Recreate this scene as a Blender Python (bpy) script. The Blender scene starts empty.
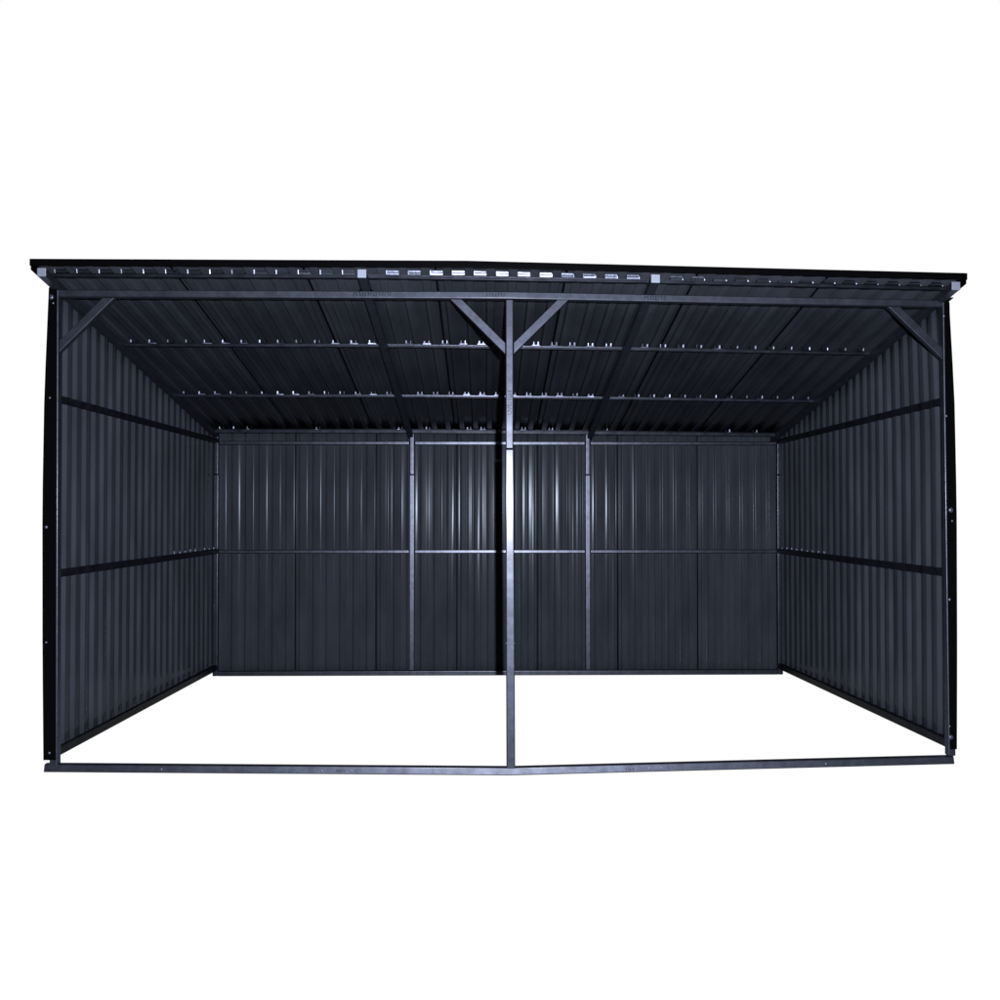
import bpy, bmesh, math, random
from mathutils import Vector, Matrix
random.seed(7)
S = bpy.context.scene
C = S.collection

# ---------------------------------------------------------------- camera
cd = bpy.data.cameras.new('camera'); cam = bpy.data.objects.new('camera', cd); C.objects.link(cam)
CX, CY, CZ = -0.1017, -4.3932, 1.2948
cam.location = (CX, CY, CZ)
cam.rotation_euler = (math.pi/2 + 0.0164, 0, -0.0155)
cd.sensor_width = 36; cd.lens = 36*0.8661
cd.clip_end = 300
S.camera = cam

# ---------------------------------------------------------------- world, lights, exposure
w = bpy.data.worlds.new('World'); S.world = w; w.use_nodes = True
w.node_tree.nodes['Background'].inputs[0].default_value = (1, 1, 1, 1)
w.node_tree.nodes['Background'].inputs[1].default_value = 0.02
ld = bpy.data.lights.new('flash', 'POINT'); fl = bpy.data.objects.new('flash', ld); C.objects.link(fl)
ld.energy = 24000; ld.shadow_soft_size = 0.022; ld.color = (0.93, 0.96, 1.0)
fl.location = (0.048, -4.42, 1.45)
S.view_settings.view_transform = 'Standard'; S.view_settings.look = 'None'
S.view_settings.exposure = 0; S.view_settings.gamma = 1; S.view_settings.use_curve_mapping = False
S.render.engine = 'CYCLES'

# ---------------------------------------------------------------- materials
def mat(name, col, metallic=0.0, rough=0.5, spec=0.5, bump=None, var=None, rvar=None, coat=None, sheetvar=0):
    m = bpy.data.materials.new(name); m.use_nodes = True
    nt = m.node_tree; b = nt.nodes['Principled BSDF']
    b.inputs['Base Color'].default_value = (*col, 1)
    b.inputs['Metallic'].default_value = metallic
    b.inputs['Roughness'].default_value = rough
    b.inputs['Specular IOR Level'].default_value = spec
    b.inputs['Specular Tint'].default_value = (.74, .84, 1, 1)
    if coat:
        b.inputs['Coat Weight'].default_value = coat[0]; b.inputs['Coat Roughness'].default_value = coat[1]
    tc = nt.nodes.new('ShaderNodeTexCoord')
    def noise(scale, vec, detail=4):
        mp = nt.nodes.new('ShaderNodeMapping'); mp.inputs['Scale'].default_value = vec
        nt.links.new(tc.outputs['Object'], mp.inputs['Vector'])
        n = nt.nodes.new('ShaderNodeTexNoise'); n.inputs['Scale'].default_value = scale
        n.inputs['Detail'].default_value = detail
        nt.links.new(mp.outputs[0], n.inputs['Vector']); return n
    if var:
        scale, vec, lo, hi = var
        n = noise(scale, vec)
        r = nt.nodes.new('ShaderNodeMapRange'); r.inputs['From Min'].default_value = .3; r.inputs['From Max'].default_value = .7
        r.inputs['To Min'].default_value = lo; r.inputs['To Max'].default_value = hi
        nt.links.new(n.outputs['Fac'], r.inputs['Value'])
        vm = nt.nodes.new('ShaderNodeVectorMath'); vm.operation = 'SCALE'
        vm.inputs[0].default_value = col
        nt.links.new(r.outputs[0], vm.inputs['Scale']); nt.links.new(vm.outputs[0], b.inputs['Base Color'])
    if sheetvar:
        oi = nt.nodes.new('ShaderNodeObjectInfo'); mr = nt.nodes.new('ShaderNodeMapRange')
        mr.inputs['To Min'].default_value = 1-sheetvar; mr.inputs['To Max'].default_value = 1+sheetvar
        nt.links.new(oi.outputs['Random'], mr.inputs['Value'])
        v2 = nt.nodes.new('ShaderNodeVectorMath'); v2.operation = 'SCALE'
        nt.links.new(vm.outputs[0], v2.inputs[0]); nt.links.new(mr.outputs[0], v2.inputs['Scale']); nt.links.new(v2.outputs[0], b.inputs['Base Color'])
    if rvar:
        scale, vec, lo, hi = rvar
        n = noise(scale, vec)
        r = nt.nodes.new('ShaderNodeMapRange'); r.inputs['From Min'].default_value = .3; r.inputs['From Max'].default_value = .7
        r.inputs['To Min'].default_value = lo; r.inputs['To Max'].default_value = hi
        nt.links.new(n.outputs['Fac'], r.inputs['Value']); nt.links.new(r.outputs[0], b.inputs['Roughness'])
    if bump:
        scale, vec, st, dist = bump
        n = noise(scale, vec)
        bp = nt.nodes.new('ShaderNodeBump'); bp.inputs['Strength'].default_value = st; bp.inputs['Distance'].default_value = dist
        nt.links.new(n.outputs['Fac'], bp.inputs['Height']); nt.links.new(bp.outputs[0], b.inputs['Normal'])
    return m
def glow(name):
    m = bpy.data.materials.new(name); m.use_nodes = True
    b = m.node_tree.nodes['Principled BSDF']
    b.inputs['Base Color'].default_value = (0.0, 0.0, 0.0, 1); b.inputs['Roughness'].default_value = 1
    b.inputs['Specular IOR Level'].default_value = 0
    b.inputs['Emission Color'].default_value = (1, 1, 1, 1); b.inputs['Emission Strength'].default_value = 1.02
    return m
T = (0.84, 0.93, 1.32)
def tint(v): return tuple(v*t for t in T)
def slate(v): return (v*.82, v*.94, v*1.27)
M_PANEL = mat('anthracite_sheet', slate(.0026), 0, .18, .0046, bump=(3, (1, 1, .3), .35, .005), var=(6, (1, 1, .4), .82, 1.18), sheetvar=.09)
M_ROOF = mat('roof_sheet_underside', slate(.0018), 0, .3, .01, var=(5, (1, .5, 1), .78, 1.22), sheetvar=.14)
M_TUBE = mat('gloss_tube_paint', tint(.0044), .84, .48, .0, bump=(60, (1, 1, 1), .15, .002), var=(30, (1, 1, 1), .82, 1.18), rvar=(9, (1, 1, 1), .44, .54), coat=(.018, .2))
M_TUBE_LIT = mat('tube_paint_lit', tint(.0050), .88, .35, .0, bump=(25, (1, 1, 1), .2, .003), var=(30, (1, 1, 1), .8, 1.2), coat=(.025, .22))  # tube paint made brighter, standing in for flash glints on the back frame
M_TUBE_SHADED = mat('tube_paint_shaded', tint(.0006), 0, .4, .01, var=(14, (1, 1, 1), .6, 1.4))  # tube paint darkened, standing in for the grazing light on the side rails
M_PURLIN = mat('purlin_paint', tint(.0020), .85, .5, .0, var=(14, (1, 1, 1), .6, 1.4), coat=(.01, .25))
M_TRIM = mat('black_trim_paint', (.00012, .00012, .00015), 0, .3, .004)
M_CAP = mat('grey_plastic_cap', tint(.0095), 0, .6, .2)
M_STEEL = mat('glint_tab_metal', tint(.02), 1, .42, .5)
M_GLINT = mat('glint_metal', tint(.0042), 1, .30, .5, bump=(55, (1, 1, 1), .2, .003))  # for the added facets that imitate glints along the purlins
M_INK = mat('black_ink', (.0004, .0004, .0005), 0, .8, 0)

# ---------------------------------------------------------------- helpers
ROOT = bpy.data.objects.new('open_shelter', None); C.objects.link(ROOT)
RL = Vector((0, 1.3, -.04)); ROOT.location = RL
ROOT['label'] = 'black corrugated metal shelter with open front, lean-to roof and central post'
ROOT['category'] = 'shelter'

def roof_dz(x, y):
    "the right end of the roof sits lower than the left one"
    return -max(0, x+.2)/2.45*max(0., .048-.010*y)
def warp_roof(v): return Vector((v.x, v.y, v.z+roof_dz(v.x, v.y)))

def build(name, bm, m, parent=None, warp=None, label=None, wn=True):
    if warp:
        for v in bm.verts: v.co = warp(v.co)
    bmesh.ops.recalc_face_normals(bm, faces=bm.faces) if name not in SHEETS else None
    lo = Vector([min(v.co[i] for v in bm.verts) for i in range(3)]); hi = Vector([max(v.co[i] for v in bm.verts) for i in range(3)])
    c = (lo+hi)/2
    for v in bm.verts: v.co -= c
    for f in bm.faces: f.smooth = True
    me = bpy.data.meshes.new(name); bm.to_mesh(me); bm.free()
    me.materials.append(m)
    o = bpy.data.objects.new(name, me); C.objects.link(o)
    p = parent or ROOT
    o['c'] = list(c)
    pc = Vector(p['c']) if 'c' in p.keys() else RL
    o.parent = p; o.location = c-pc
    if wn:
        md = o.modifiers.new('wn', 'WEIGHTED_NORMAL'); md.keep_sharp = True; md.weight = 90
    if label: o['label'] = label
    return o
SHEETS = ('wall_sheet', 'roof_sheet')

def hexa(bm, pts, bev=.006, seg=4):
    "box from 8 corners: bottom 4 (ccw) then top 4"
    vs = [bm.verts.new(p) for p in pts]
    fs = [bm.faces.new([vs[i] for i in q]) for q in ((3,2,1,0),(4,5,6,7),(0,1,5,4),(1,2,6,5),(2,3,7,6),(3,0,4,7))]
    if bev:
        es = list({e for f in fs for e in f.edges})
        bmesh.ops.bevel(bm, geom=es, offset=bev, segments=seg, profile=.5, affect='EDGES', clamp_overlap=True)
def box(bm, x0, x1, y0, y1, z0, z1, bev=.006):
    hexa(bm, [(x0,y0,z0),(x1,y0,z0),(x1,y1,z0),(x0,y1,z0),(x0,y0,z1),(x1,y0,z1),(x1,y1,z1),(x0,y1,z1)], bev)
def bar_x(bm, xs, y0, y1, z0f, h, bev=.006, lean=0):
    "bar along x through several stations, bottom height z0f(x)"
    rings = []; y2 = y0+lean
    for x in xs:
        z = z0f(x); rings.append([bm.verts.new(p) for p in ((x,y0,z),(x,y1,z),(x,y1,z+h),(x,y2,z+h))])
    for a, b in zip(rings, rings[1:]):
        for i in range(4): bm.faces.new((a[i], a[(i+1)%4], b[(i+1)%4], b[i]))
    bm.faces.new(rings[0]); bm.faces.new(rings[-1][::-1])
    es = [e for e in bm.edges if not (len(e.link_faces) == 2 and e.link_faces[0].normal.dot(e.link_faces[1].normal) > .9)]
    bm.normal_update()
    es = [e for e in bm.edges if len(e.link_faces) == 2 and abs(e.link_faces[0].normal.dot(e.link_faces[1].normal)) < .5 and all(abs(f.normal.x) < .9 for f in e.link_faces)]
    bmesh.ops.bevel(bm, geom=es, offset=bev, segments=4, profile=.5, affect='EDGES')
def bm_(): return bmesh.new()
def interp(x, tab):
    for (a, va), (b, vb) in zip(tab, tab[1:]):
        if x <= b: return va+(vb-va)*(x-a)/(b-a)
    return tab[-1][1]

# ---------------------------------------------------------------- setting: ground and backdrop, both given an added white glow
def setting(name, pts, faces):
    me = bpy.data.meshes.new(name); me.from_pydata(pts, [], faces); me.materials.append(M_WHITE)
    o = bpy.data.objects.new(name, me); C.objects.link(o); o['kind'] = 'structure'; return o
M_WHITE = glow('glowing_white')
GZ = -.042
setting('ground', [(-30,-9,GZ),(30,-9,GZ),(30,12,GZ),(-30,12,GZ)], [(0,1,2,3)])
pts = []; fc = []
prof = [(12, GZ), (13, GZ+.1), (14, GZ+.6), (14.7, GZ+1.4), (15, GZ+2.6), (15, 16)]
for y, z in prof: pts += [(-30, y, z), (30, y, z)]
for i in range(len(prof)-1): fc.append((2*i, 2*i+1, 2*i+3, 2*i+2))
setting('backdrop', pts, fc)

# ---------------------------------------------------------------- corrugated sheets
def sheet_profile(length, n, crown, valley, h, r=.005, lap=.009, fold=.014, jit=0.0):
    "2-D polyline (s, d): d=0 face towards the room, d=h away; ends fold back under the next sheet"
    pitch = length/n; fl = (pitch-crown-valley)/2
    P = []
    # starts inside a far (h) part and rises to near (0)
    s = 0
    P += [(0, h+fold-.002), (0.001, h)]
    for i in range(n):
        s = i*pitch
        j = lambda: random.uniform(-jit, jit)
        P += [(s+valley/2, h+j()), (s+valley/2+fl, j()), (s+valley/2+fl+crown, j()), (s+pitch-valley/2, h+j())]
        if jit: P.insert(-1, (s+valley/2+fl+crown*random.uniform(.4, .6), j()*1.2))
        if jit: P.append((s+pitch, h+j()))
    if jit: P.pop()
    P += [(length-lap, h), (length-lap, h+fold), (length+.012, h+fold)]
    # round the bends
    Q = [P[0]]
    for a, b, c in zip(P, P[1:], P[2:]):
        A, B, D = Vector(a), Vector(b), Vector(c)
        u = (A-B); v = (D-B); t = min(r, u.length*.4, v.length*.4)
        p0 = B+u.normalized()*t; p1 = B+v.normalized()*t
        for k in range(4):
            f = k/3; Q.append(tuple(p0*(1-f)**2 + B*2*f*(1-f) + p1*f*f))
    Q.append(P[-1])
    return Q
def sheet(name, prof, place, t0, t1, m, nt=1, warp=None, wob=0.0):
    "place(s, d, t) -> world point"
    bm = bm_(); cols = []
    ph = random.uniform(0, 6.28); tilt = random.uniform(-1, 1)*wob
    for k in range(nt+1):
        t = t0+(t1-t0)*k/nt
        cols.append([bm.verts.new(place(s, d + tilt*s + wob*.25*math.sin(ph+t*2.6+s*3), t)) for s, d in prof])
    for a, b in zip(cols, cols[1:]):
        for i in range(len(prof)-1): bm.faces.new((a[i], a[i+1], b[i+1], b[i]))
    o = build(name, bm, m, warp=warp)
    sd = o.modifiers.new('th', 'SOLIDIFY'); sd.thickness = .0008; sd.offset = 0
    return o

SL = .2
# back wall: seven sheets, six ribs each
BX0, BX1 = -2.290, 2.272
bl = (BX1-BX0)/7
for i in range(7):
    x0 = BX0+i*bl
    pr = sheet_profile(bl, 6, .050, .043, .0145, r=.006, jit=.0021, lap=.014, fold=.020)
    o = sheet('wall_sheet', pr, lambda s, d, t, x0=x0: Vector((x0+s, 2.624+d, t)), .008, 1.985, M_PANEL, nt=20, wob=.010)
    if i < 6:
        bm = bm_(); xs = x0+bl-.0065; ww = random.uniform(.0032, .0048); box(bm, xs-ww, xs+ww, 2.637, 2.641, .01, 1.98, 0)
        build('lap_shade_strip', bm, M_TRIM, o)  # dark strip standing in for the shadow in the lap
# side walls: four sheets, six ribs each (ribs run up, the top edge follows the roof slope)
def roof_z(y, off=0): return 2.430+off-SL*y
for side in (-1, 1):
    Y0 = .012; L = (2.640-Y0)/4
    for i in range(4):
        y0 = Y0+i*L
        pr = sheet_profile(L, 6, .046, .034, .018, r=.003, jit=.0008, lap=.012, fold=.006)
        xin = 2.292 if side < 0 else 2.277
        b0 = lambda y, side=side: interp(y, [(0, .088 if side < 0 else .122), (2.7, .055)])
        def pl(s, d, t, y0=y0, xin=xin, side=side, b0=b0):
            y = y0+s; zb = b0(y); zt = roof_z(y, .038) + (roof_dz(2.28, y) if side > 0 else 0)
            z = zb+(zt-zb)*t; lean = max(0, z-1.75)*.035*max(0, 1-y/1.2) if side > 0 else 0
            return Vector((side*(xin+d-lean), y, z))
        if side > 0:
            pr2 = pr
        sheet('wall_sheet', pr, pl, 0, 1, M_PANEL, nt=16, wob=.004)
# roof: seven sheets, ribs run front to back
RX0, RX1 = -2.310, 2.262
rl = (RX1-RX0)/7
for i in range(7):
    x0 = RX0+i*rl
    pr = sheet_profile(rl, 6, .042, .056, .020, lap=.013, fold=.008, jit=.0008)
    # d=0 -> valley resting on the purlin, d=h -> crown above it
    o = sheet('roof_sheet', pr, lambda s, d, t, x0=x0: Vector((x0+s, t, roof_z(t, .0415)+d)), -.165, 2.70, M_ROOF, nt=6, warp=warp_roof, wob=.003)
    if i < 6:
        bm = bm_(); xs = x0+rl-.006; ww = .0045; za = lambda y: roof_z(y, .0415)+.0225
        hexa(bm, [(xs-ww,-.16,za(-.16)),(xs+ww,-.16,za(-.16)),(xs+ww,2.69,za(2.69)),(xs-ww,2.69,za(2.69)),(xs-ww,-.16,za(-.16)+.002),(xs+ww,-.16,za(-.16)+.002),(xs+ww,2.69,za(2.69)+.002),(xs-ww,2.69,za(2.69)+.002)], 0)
        build('lap_shade_strip', bm, M_TRIM, o, warp=warp_roof)  # roof lap shadow drawn as a dark strip

# ---------------------------------------------------------------- frame
zbase = lambda x: interp(x, [(-2.35, .004), (0, -.024), (2.3, .024)])
zbeam = lambda x: interp(x, [(-2.3, 2.392), (0, 2.392), (2.3, 2.356)])
def rivet(name, parent, x, y, z, r, m=None, depth=.004, hexn=6):
    bm = bm_()
    bmesh.ops.create_cone(bm, cap_ends=True, segments=hexn, radius1=r, radius2=r*.8, depth=depth, matrix=Matrix.Translation((x, y, z)) @ Matrix.Rotation(math.pi/2, 4, 'X'))
    bmesh.ops.create_cone(bm, cap_ends=True, segments=12, radius1=r*1.35, radius2=r*1.3, depth=.0015, matrix=Matrix.Translation((x, y+depth/2, z)) @ Matrix.Rotation(math.pi/2, 4, 'X'))
    return build(name, bm, m or M_STEEL, parent)
def stamp(parent, x0, y, z0, n, size, vertical=False):
    "row of dot-printed batch marks, too small to read in the photo"
    bm = bm_()
    for i in range(n):
        for k in range(3):
            a = i*size*1.15+random.uniform(0, size*.5); b = (k-1)*size*.55
            ww = size*random.uniform(.2, .55); hh = size*.28
            cx, cz = (x0+a, z0+b) if not vertical else (x0+b, z0+a)
            if vertical: ww, hh = hh, ww
            box(bm, cx, cx+ww, y-.0012, y, cz, cz+hh, 0)
    return build('batch_stamp', bm, M_INK, parent, wn=False)

# front sill rail in two lengths meeting at the post
bm = bm_(); bar_x(bm, [-2.316, -1.2, .018], -.006, .036, zbase, .039, lean=.0085); b1 = build('sill_rail', bm, M_TUBE)
bm = bm_(); bar_x(bm, [.0185, 1.2, 2.277], -.006, .036, zbase, .039, lean=.0085); b2 = build('sill_rail', bm, M_TUBE)
for x in (-1.73, -.93, -.78): rivet('screw', b1, x, -.008, zbase(x)+.019, .0045)
for x in (.72, .78, 1.62): rivet('screw', b2, x, -.008, zbase(x)+.019, .0045)
stamp(b2, .60, -.0065, zbase(.6)+.017, 4, .010); stamp(b1, -.86, -.0065, zbase(-.8)+.017, 5, .009)
# front beam
bm = bm_(); bar_x(bm, [-2.262, -1.1, 0, 1.1, 2.240], -.002, .038, zbeam, .038); fb = build('front_beam', bm, M_TUBE)
stamp(fb, -.78, -.0022, zbeam(-.7)+.019, 14, .0125); stamp(fb, -.105, -.0022, zbeam(0)+.019, 7, .0125); stamp(fb, .70, -.0022, zbeam(.75)+.018, 8, .0125)
# front corner posts
bm = bm_(); hexa(bm, [(-2.292,0,.028),(-2.252,0,.028),(-2.252,.04,.028),(-2.292,.04,.028),(-2.304,0,2.432),(-2.266,0,2.432),(-2.266,.04,2.432),(-2.304,.04,2.432)]); build('post', bm, M_TUBE)
bm = bm_(); hexa(bm, [(2.250,0,.063),(2.288,0,.063),(2.288,.04,.063),(2.250,.04,.063),(2.240,0,2.385),(2.278,0,2.385),(2.278,.04,2.385),(2.240,.04,2.385)]); build('post', bm, M_TUBE)
# central post: lower sleeve and slimmer upper tube
bm = bm_(); hexa(bm, [(-.0005,-.001,.009),(.0435,-.001,.009),(.0435,.041,.009),(-.0005,.041,.009),(-.006,-.001,1.626),(.036,-.001,1.626),(.036,.041,1.626),(-.006,.041,1.626)])
cp = build('post', bm, M_TUBE, label='central front post, its middle washed out by the light')
bm = bm_(); box(bm, -.0045, .0345, .001, .039, 1.628, 2.391); up = build('upper_tube', bm, M_TUBE, cp)
bm = bm_(); box(bm, -.0055, .0420, -.0026, -.0006, .640, .644, .0005); build('seam', bm, M_TUBE, cp)
stamp(up, .015, .0008, 1.80, 9, .0125, True)
for z in (2.02, 1.98): rivet('screw', up, .014, .0, z, .003)
# braces at 45 degrees
def brace(xa, za, xb, zb, wdt=.041):
    d = Vector((xb-xa, 0, zb-za)).normalized(); n = Vector((-d.z, 0, d.x))*wdt/2
    bm = bm_(); a = Vector((xa, 0, za)); b = Vector((xb, 0, zb)); y0, y1 = .003, .037
    def e(p, xcut=None, zcut=None):
        # slide along d so that the end is cut on the post or the beam
        t = (xcut-p.x)/d.x if xcut is not None else (zcut-p.z)/d.z
        return p+d*t
    lo = [e(a-n, xcut=xa), e(a+n, xcut=xa)]; hi = [e(b+n, zcut=zb), e(b-n, zcut=zb)]
    q = [lo[0], lo[1], hi[0], hi[1]]
    hexa(bm, [(p.x, y0, p.z) for p in q]+[(p.x, y1, p.z) for p in q], .003)
    return build('brace', bm, M_TUBE)
for a in ((-.006, 2.139, -.259, 2.391), (.036, 2.139, .289, 2.390), (-2.262, 2.143, -2.015, 2.391), (2.240, 2.118, 1.990, 2.360)):
    br = brace(*a)
# rafters with pale end caps
for k, (xa, xb) in enumerate(((-2.297, -2.257), (-.736, -.694), (.712, .754), (2.210, 2.250))):
    bm = bm_(); y0, y1 = -.14, 2.66
    z0 = lambda y: roof_z(y)
    hexa(bm, [(xa,y0,z0(y0)),(xb,y0,z0(y0)),(xb,y1,z0(y1)),(xa,y1,z0(y1)),(xa,y0,z0(y0)+.040),(xb,y0,z0(y0)+.040),(xb,y1,z0(y1)+.040),(xa,y1,z0(y1)+.040)], .003)
    r = build('rafter', bm, M_TUBE, warp=warp_roof)
    bm = bm_(); box(bm, xa-.001, xb+.001, y0-.006, y0-.0005, z0(y0)-.001, z0(y0)+.0405, .002)
    build('end_cap', bm, M_CAP, r, warp=warp_roof)
    if k in (1, 2):   # bracket bolting the rafter to the beam
        bm = bm_(); box(bm, xa-.012, xb+.012, -.004, .044, 2.4335+(0 if k == 1 else 0), 2.437, .001)
        build('bracket', bm, M_TRIM, r, warp=warp_roof)
# purlins between the rafters, each carrying an added strip of facets tilted to glint
pitch = rl/6
def rib_x(j): return RX0+j*pitch
spans = [(-2.256, -.737), (-.693, .711), (.755, 2.209)]
for row, y in enumerate((-.095, .78, 1.68, 2.50)):
    for xa, xb in spans:
        zt = roof_z(y+.012, .0395)
        bm = bm_(); box(bm, xa, xb, y, y+.028, zt-(.016 if row < 3 else .026), zt-.0005, .002)
        p = build('purlin', bm, M_PURLIN, warp=warp_roof)
        bm = bm_()
        def q(*v): bm.faces.new([bm.verts.new(a) for a in v])
        tt = -.0003 if row < 3 else .0012
        q((xa, y-.0015, zt-.0035), (xb, y-.0015, zt-.0035), (xb, y-.0015+tt, zt+(.0055 if row == 3 else 0)), (xa, y-.0015+tt, zt+(.0055 if row == 3 else 0)))
        for j in range(43):
            cxr = rib_x(j)
            if cxr-.03 < xa or cxr+.03 > xb: continue
            if row == 0:
                # two added plates tilted to catch the flash, one above the other
                for (za, zb) in ((.001, .008), (.0135, .0205)):
                    tl = -.0021+random.uniform(-.0004, .0004); tw = random.uniform(-.0015, .0015)
                    q((cxr-.029, y+.001+tw, zt+za), (cxr+.029, y+.001-tw, zt+za), (cxr+.029, y+.001-tw+tl, zt+zb), (cxr-.029, y+.001+tw+tl, zt+zb))
                for sgn in (-1, 1):
                    xo = cxr+sgn*.030
                    for ang in (.1, .24, .38):
                        ang += random.uniform(-.07, .07); k = .02*(.25+random.uniform(-.06, .06)); y1 = y-math.tan(ang)*.002
                        q((xo, y, zt+.001), (xo+sgn*.002, y1, zt+.001), (xo+sgn*.002, y1-k, zt+.021), (xo, y-k, zt+.021))
                        xo += sgn*.002
            else:
                # angled facets standing in for glints on the rib corners
                if row == 3 and random.random() < .75: continue
                for sgn in (-1, 1):
                    xo = cxr+sgn*.010; yo = y+.004; hgt = random.uniform(.013, .022); pit = (.17, .13, .085)[row-1]+random.uniform(-.12, .12)
                    for ang in (.04, .2, .36):
                        ang += random.uniform(-.06, .06); dx = .0036
                        x1 = xo+sgn*dx; y1 = yo-math.tan(ang)*dx; zl = zt+.005+abs(xo-cxr)*.35-.0035; zl2 = zl+dx*.35; k = pit*hgt
                        q((xo, yo, zl), (x1, y1, zl2), (x1, y1-k, zl2+hgt), (xo, yo-k, zl+hgt))
                        xo, yo = x1, y1
                tw = random.uniform(-.0028, .0028) if abs(cxr) < 1.1 else random.uniform(-.009, .009); k = .0045*((.175, .13, .09)[row-1]+random.uniform(-.07, .07))
                q((cxr-.024, y+tw, zt+.001), (cxr+.024, y-tw, zt+.001), (cxr+.022, y-tw-k, zt+.0055), (cxr-.022, y+tw-k, zt+.0055))
        c = build('glint_strip', bm, M_GLINT, p, warp=warp_roof, wn=False)
        for f in c.data.polygons: f.use_smooth = False
        sd = c.modifiers.new('th', 'SOLIDIFY'); sd.thickness = .0006; sd.offset = 0
# fascia
bm = bm_(); bar_x(bm, [-2.318, -.2, 1, 2.268], -.178, -.166, lambda x: roof_z(-.17, .037), .033, .001)
build('fascia', bm, M_TRIM, warp=warp_roof)
for xa, xb in ((-2.319, -2.311), (2.263, 2.270)):     # verge trims along both roof ends
    bm = bm_(); hexa(bm, [(xa,-.166,roof_z(-.166,.020)),(xb,-.166,roof_z(-.166,.020)),(xb,2.71,roof_z(2.71,.020)),(xa,2.71,roof_z(2.71,.020)),
                          (xa,-.166,roof_z(-.166,.071)),(xb,-.166,roof_z(-.166,.071)),(xb,2.71,roof_z(2.71,.071)),(xa,2.71,roof_z(2.71,.071))], .001)
    build('verge_trim', bm, M_TRIM, warp=warp_roof)
for side, xa, xb in ((1, 2.252, 2.313), (-1, -2.322, -2.298)):   # flashing that closes the wall top under the roof edge
    bm = bm_(); z = lambda y: roof_z(y, .0385 if side < 0 else .0385)
    hexa(bm, [(xa,.03,z(.03)),(xb,.03,z(.03)),(xb,2.67,z(2.67)),(xa,2.67,z(2.67)),(xa,.03,z(.03)+.002),(xb,.03,z(.03)+.002),(xb,2.67,z(2.67)+.002),(xa,2.67,z(2.67)+.002)], 0)
    build('flashing', bm, M_TRIM, warp=warp_roof)
# black corner trims over the front edges of the side walls, slightly bowed
def corner_trim(side, xif, outer, z0, z1):
    bm = bm_(); n = 12; R = []
    for k in range(n+1):
        z = z0+(z1-z0)*k/n; xo = interp(z, outer); xi = xif(z)
        R.append([bm.verts.new(p) for p in ((xi, -.004, z), (xo, -.004, z), (xo, .06, z), (xo-side*.0015, .06, z), (xo-side*.0015, -.0025, z), (xi, -.0025, z))])
    for a, b in zip(R, R[1:]):
        for i in range(6): bm.faces.new((a[i], a[(i+1)%6], b[(i+1)%6], b[i]))
    bm.faces.new(R[0]); bm.faces.new(R[-1][::-1])
    o = build('corner_trim', bm, M_TRIM, wn=False)
    for f in o.data.polygons: f.use_smooth = False
    return o
tl = corner_trim(-1, lambda z: -2.2575-.0058*z, [(.0, -2.318), (.6, -2.328), (1.35, -2.335), (1.9, -2.330), (2.44, -2.312)], .064, 2.44)
tr = corner_trim(1, lambda z: 2.2555-.0043*z, [(.0, 2.290), (.6, 2.297), (1.35, 2.301), (1.9, 2.294), (2.447, 2.268)], .099, 2.447)
def px(x, y, d): return (CX+(x-486.6)/866*d, CZ+(514.2-y)/866*d)
for x, y, r in ((53, 298, .010), (55, 304, .004), (52.5, 398.5, .004), (50, 527, .006), (51, 641, .004), (55, 750, .005)):
    X, Z = px(x, y, 4.389); rivet('bolt', tl, X, -.007, Z, r)
for x, y, r in ((949.2, 313.8, .005), (951, 415, .004), (954.5, 510, .009), (955.8, 521, .004), (952.5, 600, .005), (951.5, 727, .004), (952.6, 738, .009)):
    X, Z = px(x, y, 4.389); rivet('bolt', tr, X, -.007, Z, r)
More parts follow.
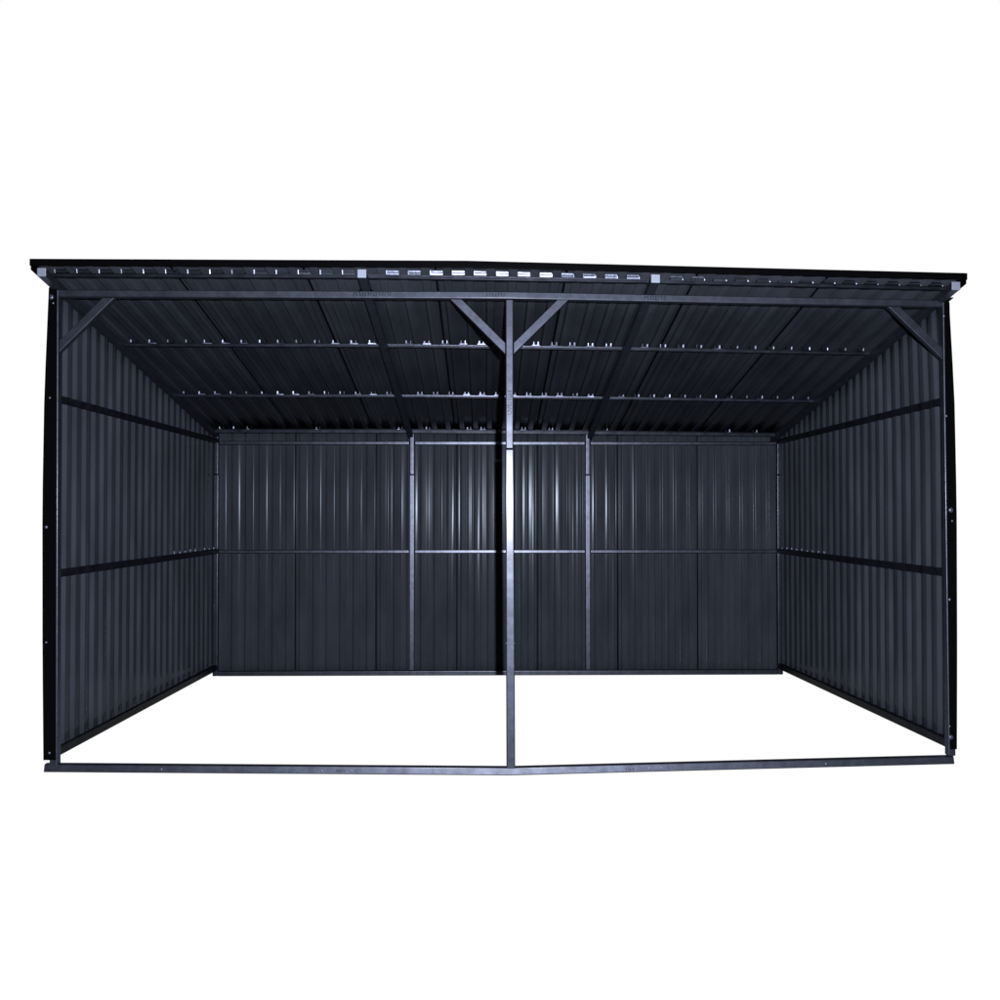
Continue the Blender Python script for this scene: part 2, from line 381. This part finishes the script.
# side frames
for side in (-1, 1):
    xi = 2.252; xo = 2.288
    for kind, zf, zb, h in (('side_rail', 1.863, 1.866, .036), ('side_rail', .976, .980, .038), ('bottom_rail', .070 if side < 0 else .100, .047, .044)):
        y0, y1 = .042, 2.578
        bm = bm_(); a, b = side*xi, side*xo
        af = -2.2665 if side < 0 else a
        if kind == 'side_rail': zf -= 0
        hexa(bm, [(af,y0,zf),(b,y0,zf),(b,y1,zb),(a,y1,zb),(af,y0,zf+h),(b,y0,zf+h),(b,y1,zb+h),(a,y1,zb+h)], .0035)
        rail = build(kind, bm, M_TUBE_SHADED)
        if zf < .99 and kind == 'side_rail':
            for k in range(9):
                y = 2.50-k*.108; bm = bm_(); zz = .980+h
                box(bm, min(side*2.258, side*2.268), max(side*2.258, side*2.268), y, y+.004, zz+.0005, zz+random.uniform(.006, .022), .001)
                build('glint_tab', bm, M_STEEL, rail)  # bright tabs added to give the sparkles above the rail
# back frame
BY0, BY1 = 2.580, 2.618
for X in (-2.292, -.722, .696, 2.252):
    bm = bm_(); box(bm, X, X+.040, BY0, BY1, .0415 if abs(X) < 2 else 0, 1.612); p = build('back_post', bm, M_TUBE_LIT)
    bm = bm_(); box(bm, X+.002, X+.037, BY0+.002, BY1-.002, 1.614, 1.945); build('upper_tube', bm, M_TUBE_LIT, p)
xs = [(-2.251, -.723), (-.681, .695), (.737, 2.251)]
for xa, xb in xs:
    for kind, z, h in (('back_rail', 1.853, .030), ('back_rail', .979, .030)):
        bm = bm_(); box(bm, xa, xb, BY0+.004, BY1-.002, z, z+h, .007); build(kind, bm, M_TUBE_LIT)
for xa, xb in ((-2.251, 2.251),):
    bm = bm_(); box(bm, xa, xb, BY0-.001, BY1, .0, .040); build('bottom_rail', bm, M_TUBE_LIT)
# angles closing the two back corners from outside
for side in (-1, 1):
    xo = 2.322 if side < 0 else 2.306
    bm = bm_(); box(bm, min(side*2.25, side*xo), max(side*2.25, side*xo), 2.668, 2.670, .065, 1.93, 0)
    box(bm, min(side*xo, side*(xo+.002)), max(side*xo, side*(xo+.002)), 2.60, 2.670, .065, 1.93, 0)
    build('corner_trim', bm, M_TRIM)
for o in S.objects:
    if 'c' in o.keys(): del o['c']
